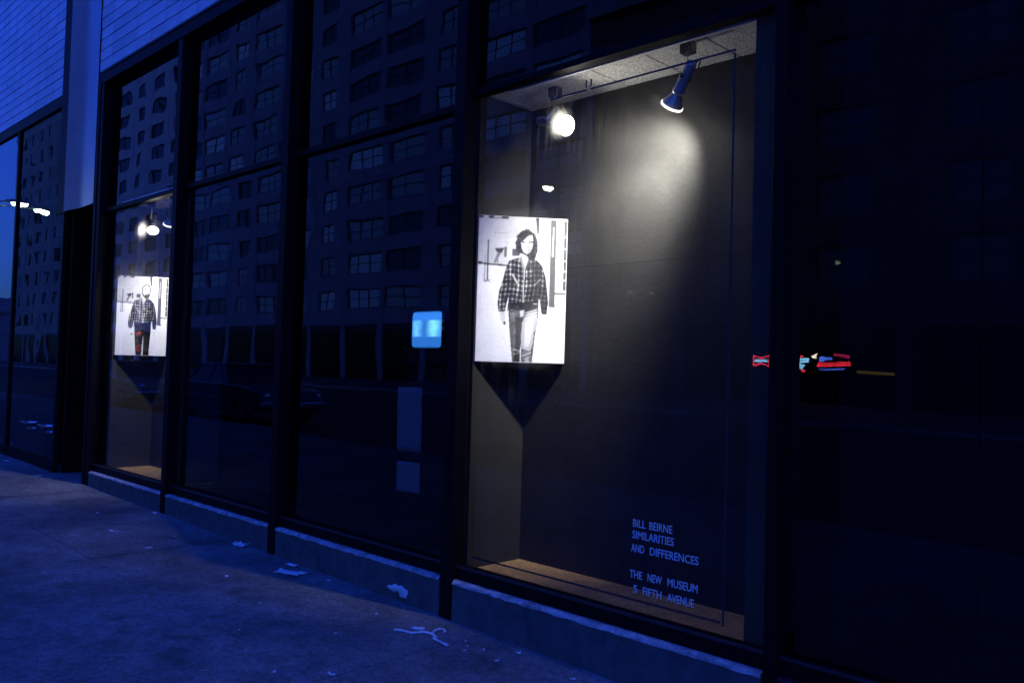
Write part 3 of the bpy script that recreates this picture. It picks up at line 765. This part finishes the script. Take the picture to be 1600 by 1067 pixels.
for i, (x, y, sx, sy) in enumerate(((-13.5, -.10, .10, .06), (-12.9, -.16, .12, .06), (-11.33, -.22, .14, .07), (-7.69, -.68, .12, .035), (-6.91, -.69, .07, .03), (-5.73, -.61, .05, .03),
        (-3.89, -1.28, .035, .022), (-3.68, -1.07, .06, .025), (-3.29, -.10, .035, .025), (-3.28, -.28, .03, .014), (-3.51, -.31, .02, .012), (-3.55, -.25, .02, .012), (-2.84, -.16, .035, .018), (-5.2, -.10, .03, .02), (-4.35, -.30, .03, .015), (-3.45, -.22, .025, .016), (-3.62, -.2, .02, .01), (-7.2, -.35, .03, .02), (-6.3, -1.0, .03, .015), (-5.0, -.75, .02, .012), (-4.6, -1.1, .018, .012), (-4.2, -.7, .02, .01), (-8.6, -.5, .04, .03))):
    scrap(x, y, sx, sy, rng.uniform(0, 3), 100 + i, 'small white paper scrap near the dark entrance recess' if x < -11 else
          ('tiny white crumb of paper close to the twisted paper ribbon' if -4.4 < x < -2.5 and y > -.5 else small), .008)
scrap(-8.30, -.06, .10, .04, .2, 31, 'white paper scrap at the foot of the mullion left of the dark bays', .01)
scrap(-6.55, -.07, .13, .09, .5, 32, 'crumpled white paper scrap against the concrete sill of the dark bay', .03)
scrap(-5.56, -.20, .27, .11, .35, 33, 'flat torn newspaper scrap lying near the sill of the television bay', .01)
scrap(-5.74, -.075, .13, .05, .1, 34, 'narrow white paper scrap between torn newspaper and sill', .012)
# curled paper plate piece leaning on the sill
v_ = []; n = 14
for i in range(n + 1):
    an = R(-35 + 150 * i / n)
    for r_ in (.022, .076):
        v_.append((r_ * math.sin(an) * 1.25, -.012 - .010 * math.cos(an) * (r_ > .03), .055 + r_ * math.cos(an) * .95 + (.006 * math.sin(i * 2.1))))
f_ = [(2 * i, 2 * i + 1, 2 * i + 3, 2 * i + 2) for i in range(n)]
o = MB().add(v_, f_).build('paper_curl', 'paper', smooth=True); o.location = (-4.50, -.012, zs(-4.5) - .0); o.rotation_euler = (R(6), R(-8), R(25))
sd = o.modifiers.new('thickness', 'SOLIDIFY'); sd.thickness = 0.002
tag(o, 'crescent of curled white paper standing against the concrete sill', 'litter')
# twisted paper strip
st = tag(empty('paper_strip', (-3.86, -.32, zs(-3.86) + .004)), 'twisted branching white paper ribbon on the sidewalk before the large display', 'litter')
def ribbon(pts, r_):
    q = []
    for i in range(len(pts) - 1):
        for k in range(5):
            s_ = k / 5; q.append((pts[i][0] * (1 - s_) + pts[i + 1][0] * s_ + rng.uniform(-.0015, .0015), pts[i][1] * (1 - s_) + pts[i + 1][1] * s_, .004 + rng.uniform(0, .004)))
    q.append((*pts[-1], .006))
    b2 = MB().tube(q, [r_ * rng.uniform(.7, 1.25) for _ in q], 7)
    b2.v = [(x, y, max(.0, z * .7)) for x, y, z in b2.v]
    return b2
for pts, r_ in (([(-.183, -.071), (-.141, -.044), (-.07, -.034), (-.037, .033), (.017, .05), (.081, .029), (.098, .002), (.169, -.006), (.236, -.017)], .0115),
                ([(.008, .064), (-.02, .112), (-.020, .145), (.010, .158), (.041, .131)], .009), ([(-.143, .031), (-.10, .042), (-.081, .075)], .016)):
    ribbon(pts, r_).build('strip_length', 'paper', st, smooth=True)

# ------------------------------------------------------------------ blocks across the street
def block(name, x0, x1, floors, fh, base_h, bay, wins, wallm, panem, label, pier_w, seed, step=0.0, cornice=True, rows=99):
    """loft block facing the storefront: piers, spandrels, recessed windows, dark shops below"""
    y = FARB
    root = tag(empty(name, ((x0 + x1) / 2, y, 0)), label, 'building')
    o0 = Vector(root.location)
    H = base_h + floors * fh + 1.2
    def pb(nm, m, a, b_, c, d_, e, f, par=None):
        o = box(nm, m, par or root, a, b_, c, d_, e, f)
        o.location = Vector(o.location) - (o0 if par is None else Vector((0, 0, 0)))
        return o
    pb('wall', wallm, x0, x1, y - 14, y - .32, 0, H)
    nb = round((x1 - x0) / bay); bw = (x1 - x0) / nb
    for i in range(nb + 1):
        pb('pier', wallm, x0 + i * bw - pier_w / 2, x0 + i * bw + pier_w / 2, y - .318, y, 0, H - .3)
    for k in range(floors + 1):
        z = base_h + k * fh
        pb('spandrel', wallm, x0, x1, y - .319, y - .06, z - fh * .22, z + fh * .20)
    if cornice: pb('cornice', 'stone', x0 - .3, x1 + .3, y - .3, y + .5, H - .3, H + .3)
    meshes = []
    for wd, hh, nm in wins:
        f = MB(); t_ = .09
        f.box(-wd / 2, wd / 2, -.05, .05, 0, t_).box(-wd / 2, wd / 2, -.05, .05, hh - t_, hh)
        n = nm
        for q in range(n + 1):
            xc = -wd / 2 + t_ / 2 + (wd - t_) * q / n
            f.box(xc - t_ / 2, xc + t_ / 2, -.049, .049, t_, hh - t_)
        f.box(-wd / 2 + t_, wd / 2 - t_, -.035, .035, hh * .5, hh * .5 + .07)
        meshes.append((f.mesh('window', 'metal2'), MB().box(-wd / 2 + .02, wd / 2 - .02, -.012, .012, .02, hh - .02).mesh('pane', panem), wd, hh))
    r_ = np.random.default_rng(seed)
    for k in range(floors):
        for i in range(nb):
            fm, pm, wd, hh = meshes[i % len(meshes)]
            o = link('window', fm, root); o.location = Vector((x0 + (i + .5) * bw, y - .22, base_h + k * fh + fh * .20)) - o0
            p = link('pane', pm, o)
            p.location = (0, -.02, 0)
            if wd < bw - pier_w - .4 and k == 0:
                for s_ in (-1, 1):
                    a = x0 + (i + .5) * bw + s_ * wd / 2; b_ = x0 + (i + .5) * bw + s_ * (bw - pier_w) / 2
                    pb('pier', wallm, min(a, b_), max(a, b_), y - .317, y - .055, base_h, H - .31)
    for i in range(nb):   # street-level shops
        a, b_ = x0 + i * bw + pier_w / 2, x0 + (i + 1) * bw - pier_w / 2
        s_ = pb('shopfront', 'carglass', a, b_, y - .31, y - .2, .5, base_h - 1.1)
        pb('shop_sign_board', 'metal2', a, b_, y - .31, y - .1, base_h - 1.1, base_h - .64)
        pb('stall_riser', 'black', a, b_, y - .31, y - .15, 0, .5)
    return root
block('loft_building', -90.5, -33, 14, 2.85, 5.2, 5.2, ((4.3, 1.62, 3), (4.3, 1.62, 2), (2.3, 1.62, 2)), 'brick_dark', 'pane_blind', 'tall sooty loft building with wide windows, mirrored in the dark shop glass', .62, 11)
block('corner_building', -151, -112.4, 13, 3.1, 5.0, 4.3, ((1.5, 2.0, 1), (1.3, 2.0, 1)), 'stone', 'pane_dark', 'sooty corner building with tall narrow windows, mirrored in the glass beyond the entrance', .9, 14)
block('apartment_building', -111.7, -91.2, 15, 2.75, 5.0, 4.6, ((3.3, 1.55, 2), (2.2, 1.55, 1)), 'brick_light', 'pane_dark', 'pale apartment building with dark windows, mirrored in the glass beside the entrance', .9, 12)
block('bar_building', -32.3, 4, 5, 3.4, 5.2, 6.0, ((2.6, 1.9, 2),), 'brick_black', 'pane_dark', 'low dark brick building with neon bar signs, mirrored in the right-hand glass', .7, 13)
# end of the street: low block with sky above it
eb = tag(empty('low_building', (-205, -44, 0)), 'low dark building far down the street below open sky', 'building')
MB().box(-20, 20, -8, 8, 0, 9).box(-6, 3, -6, 6, 9, 13).build('wall', 'brick_dark', eb); MB().box(-20.4, 20.4, -8.4, 8.4, 9.0, 9.5).build('cornice', 'stone', eb)
for k in range(2):
    for i in range(8): MB().box(-17.5 + i * 5 - 1.3, -17.5 + i * 5 + 1.3, 8.0, 8.05, 2.5 + 3.3 * k, 4.4 + 3.3 * k).build('window', 'pane_dark', eb)

# ------------------------------------------------------------------ neon signs in the bar window (seen only as reflections)
def sign(name, x, z, label, build):
    o = tag(empty(name, (x, FARB + .12, z)), label, 'neon sign'); build(o)
    return o
K = 1.11
def T(parent, nm, pts, r_, m, closed=False):
    pts = [(x, 0, z) for x, z in pts]
    if closed: pts = pts + [pts[0]]
    return MB().tube(pts, r_, 6).build(nm, m, parent, smooth=True)
def bow(o):
    T(o, 'outline_tube', [(-.44, -.27), (-.44, .27), (0, .12), (.44, .27), (.44, -.27), (0, -.12)], .045, 'neon_red', True)
    T(o, 'script_tube', [(-.36 + .06 * i, -.05 + .10 * (i % 2)) for i in range(13)], .042, 'neon_cyan')
    MB().box(-.5, .5, -.08, -.05, -.32, .32).build('backing', 'black', o)
sign('neon_sign', -19.06 * K, 2.13 * K - .1, 'red bow-tie neon sign with pale script across the middle', bow)
def arrow(o):
    T(o, 'red_tip_tube', [(-.20, .36), (-.10, .40), (-.04, .34)], .05, 'neon_red')
    T(o, 'blue_tube', [(-.2, .22), (.22, .24), (.2, .12), (-.16, .08), (-.2, -.06), (.02, -.12), (-.08, -.24), (-.2, -.22)], .06, 'neon_cyan')
    T(o, 'lower_red_tube', [(-.1, -.32), (-.02, -.42), (.08, -.36)], .045, 'neon_red')
    T(o, 'white_tube', [(.40, .34), (.58, .42), (.5, .3)], .11, 'neon_white')
    MB().box(-.3, .68, -.09, -.06, -.5, .5).build('backing', 'black', o)
sign('neon_sign', -17.05 * K, 1.98 * K, 'crooked blue and white neon sign with red tips', arrow)
def stack(o):
    T(o, 'blue_disc_tube', [(-.62 + .10 * math.cos(a), .28 + .10 * math.sin(a)) for a in np.linspace(0, 6.0, 10)], .055, 'neon_blue')
    T(o, 'blue_script_tube', [(-.46 + .055 * i, .24 + .13 * (i % 2)) for i in range(7)], .035, 'neon_blue')
    T(o, 'pink_script_tube', [(-.05 + .055 * i, .42 + .14 * (i % 2) - .01 * i) for i in range(16)], .032, 'neon_pink')
    T(o, 'red_script_tube', [(-.82 + .055 * i, -.06 + .17 * (i % 2)) for i in range(31)], .036, 'neon_red')
    T(o, 'red_rail_tube', [(-.85, -.08), (.85, -.06)], .03, 'neon_red'); 
    T(o, 'small_blue_script_tube', [(-.74 + .05 * i, -.30 + .10 * ((i * 2) % 3) / 2) for i in range(27)], .018, 'neon_blue')
    MB().box(-.92, .92, -.09, -.06, -.45, .68).build('backing', 'black', o)
sign('neon_sign', -15.72 * K, 1.94 * K, 'wide neon sign of red, pink and blue script lines', stack)
o = tag(empty('shop_light_box', (-13.9 * K, FARB + .06, 1.62 * K)), 'dim amber light strip low in the dark bar window', 'light')
MB().box(-.85, .85, -.05, .05, -.07, .07).build('diffuser', 'amber', o); MB().box(-.9, .9, -.09, -.052, -.1, .1).build('housing', 'black', o)
o = tag(empty('neon_sign', (-90.6 * K, FARB + .14, 4.1)), 'small red neon sign on the pale apartment building', 'neon sign')
T(o, 'red_tube', [(-.8 + .2 * i, .3 * (i % 2)) for i in range(9)], .05, 'neon_dim'); T(o, 'lower_red_tube', [(-.35, -2.0), (-.35, -1.3), (.35, -1.3), (.35, -2.0)], .06, 'neon_dim')
MB().box(-1.3, 1.3, -.1, -.07, -2.2, .5).build('backing', 'black', o)

# ------------------------------------------------------------------ street lamps
def lamp(x, y, h, dirs, label, size=1.0):
    """tapered pole, curved arms, cobra heads with a lit lens; dirs: (dx, dy) reach of each arm"""
    o = tag(empty('street_lamp', (x, y, zs(x))), label, 'street lamp')
    MB().tube([(0, 0, .3), (0, 0, h * .5), (0, 0, h)], [.11, .085, .06], 12).build('pole', 'steel', o, smooth=True)
    MB().lathe([(.19, 0), (.19, .25), (.13, .4), (.115, .42)], 14).build('pole_base', 'steel', o, smooth=True)
    for dx, dy in dirs:
        pts = [(dx * s_, dy * s_, h - .3 + .55 * math.sin(s_ * 1.5)) for s_ in np.linspace(0, 1, 9)]
        MB().tube(pts, .035, 8).build('arm', 'steel', o, smooth=True)
        e = Vector(pts[-1]); ang = math.atan2(dy, dx)
        Tm = Matrix.Translation(e) @ Matrix.Rotation(ang, 4, 'Z') @ Matrix.Scale(size, 4)
        hd = MB()
        for k, (xx, wv, zz) in enumerate(((-.05, .05, .05), (.12, .13, .10), (.35, .17, .11), (.58, .13, .08), (.66, .05, .03))):
            hd.v += [(xx, -wv, 0), (xx, -wv * .6, zz), (xx, wv * .6, zz), (xx, wv, 0)]
            if k: 
                b0, b1 = (k - 1) * 4, k * 4
                hd.f += [(b0 + q, b0 + (q + 1) % 4, b1 + (q + 1) % 4, b1 + q) for q in range(4)]
        hd.f += [(0, 3, 2, 1), (16, 17, 18, 19)]
        hm = hd.build('lamp_head', 'steel', o, smooth=True, mat4=Tm)
        ln = MB()
        for k in range(5):
            rr = math.cos(k / 4 * 1.45); z = -.13 * math.sin(k / 4 * 1.45)
            ln.v += [(.36 + .22 * rr * math.cos(a), .13 * rr * math.sin(a), z - .005) for a in np.linspace(0, 2 * math.pi, 14, endpoint=False)]
            if k: ln.f += [((k - 1) * 14 + q, k * 14 + q, k * 14 + (q + 1) % 14, (k - 1) * 14 + (q + 1) % 14) for q in range(14)]
        ln.f.append(tuple(56 + q for q in range(14))[::-1])
        ln.build('lens', 'streetlens', hm, smooth=True)
lamp(-23.6, -23.9, 8.7, ((0.0, 1.3),), 'street lamp with one lit greenish head across the road, mirrored above the poster', 1.35)
lamp(-48.0, -5.9, 8.7, ((0.3, -2.5), (-0.9, -4.0)), 'twin-armed street lamp with two lit heads, mirrored beside the entrance', 1.5)

# ------------------------------------------------------------------ cars parked at the kerb, seen as reflections
def car(x, y, paint, label, flip=1):
    o = tag(empty('parked_car', (x, y, zs(x) - .13), 0 if flip > 0 else math.pi), label, 'car', 'cars parked along the near kerb')
    prof = [(-2.45, .42), (-2.48, .62), (-2.40, .86), (-1.55, .93), (-1.0, .96), (.75, .96), (1.6, .90), (2.35, .82), (2.46, .62), (2.43, .40), (1.95, .30), (-1.95, .30)]
    bm = MB(); n = len(prof)
    for yy, s_ in ((-.90, .97), (-.86, 1.0), (.86, 1.0), (.90, .97)):
        bm.v += [(px * s_ if abs(yy) > .88 else px, yy, .62 + (pz - .62) * (s_ if abs(yy) > .88 else 1.0)) for px, pz in prof]
    for k in range(3): bm.f += [(k * n + i, k * n + (i + 1) % n, (k + 1) * n + (i + 1) % n, (k + 1) * n + i) for i in range(n)]
    bm.f += [tuple(range(n))[::-1], tuple(3 * n + i for i in range(n))]
    bm.build('body', paint, o, bevel=.02)
    cb = MB(); lo = [(-1.55, -.80), (.85, -.80), (.85, .80), (-1.55, .80)]; hi = [(-1.05, -.60), (.30, -.60), (.30, .60), (-1.05, .60)]
    cb.add([(a, b_, .94) for a, b_ in lo] + [(a, b_, 1.36) for a, b_ in hi], [(0, 1, 5, 4), (1, 2, 6, 5), (2, 3, 7, 6), (3, 0, 4, 7)])
    cb.build('window_band', 'carglass', o)
    MB().box(-1.08, .33, -.62, .62, 1.355, 1.42).build('roof', paint, o, bevel=.03)
    for px in (-1.3, -.35, .58):
        for s_ in (-1, 1):
            tx = -1.05 if px < -1 else (.30 if px > .5 else px)
            MB().tube([(px if abs(px) < .5 else (-1.55 if px < 0 else .85), s_ * .80, .94), (tx, s_ * .605, 1.37)], .028, 6).build('pillar', paint, o)
    for px in (-1.45, 1.5):
        for s_ in (-1, 1):
            tm4 = Matrix.Translation((px, s_ * .80, .33)) @ Matrix.Rotation(R(90), 4, 'X')
            w_ = MB().lathe([(.20, -.1), (.31, -.1), (.33, -.07), (.33, .07), (.31, .1), (.20, .1)], 20, (False, False)).build('tyre', 'rubber', o, smooth=True, mat4=tm4)
            MB().lathe([(.02, -.07), (.2, -.1), (.205, .1), (.02, .07)], 20).build('rim', 'bright_chrome', w_, smooth=True)
    MB().box(2.44, 2.56, -.88, .88, .44, .58).build('front_bumper', 'bright_chrome', o, bevel=.03); MB().box(-2.58, -2.46, -.88, .88, .46, .60).build('rear_bumper', 'bright_chrome', o, bevel=.03)
    for s_ in (-1, 1):
        MB().lathe([(.09, 0), (.085, .03), (.04, .045)], 16).build('headlight', 'bright_chrome', o, smooth=True, mat4=Matrix.Translation((2.42, s_ * .66, .70)) @ Matrix.Rotation(R(90), 4, 'Y'))
        MB().box(-2.50, -2.44, s_ * .66 - .16, s_ * .66 + .16, .66, .80).build('tail_light', 'redlens' if flip < 0 else 'rubber', o, bevel=.01)
        MB().box(-2.2, 2.2, s_ * .905 - .006, s_ * .905 + .006, .60, .63).build('side_trim', 'bright_chrome', o)
car(-19.5, -6.45, 'carpaint_blue', 'navy sedan parked at the kerb, faintly mirrored in the dark glass')
car(-26.3, -6.45, 'carpaint_tan', 'tan sedan parked at the kerb, faintly mirrored below the bearded man poster')
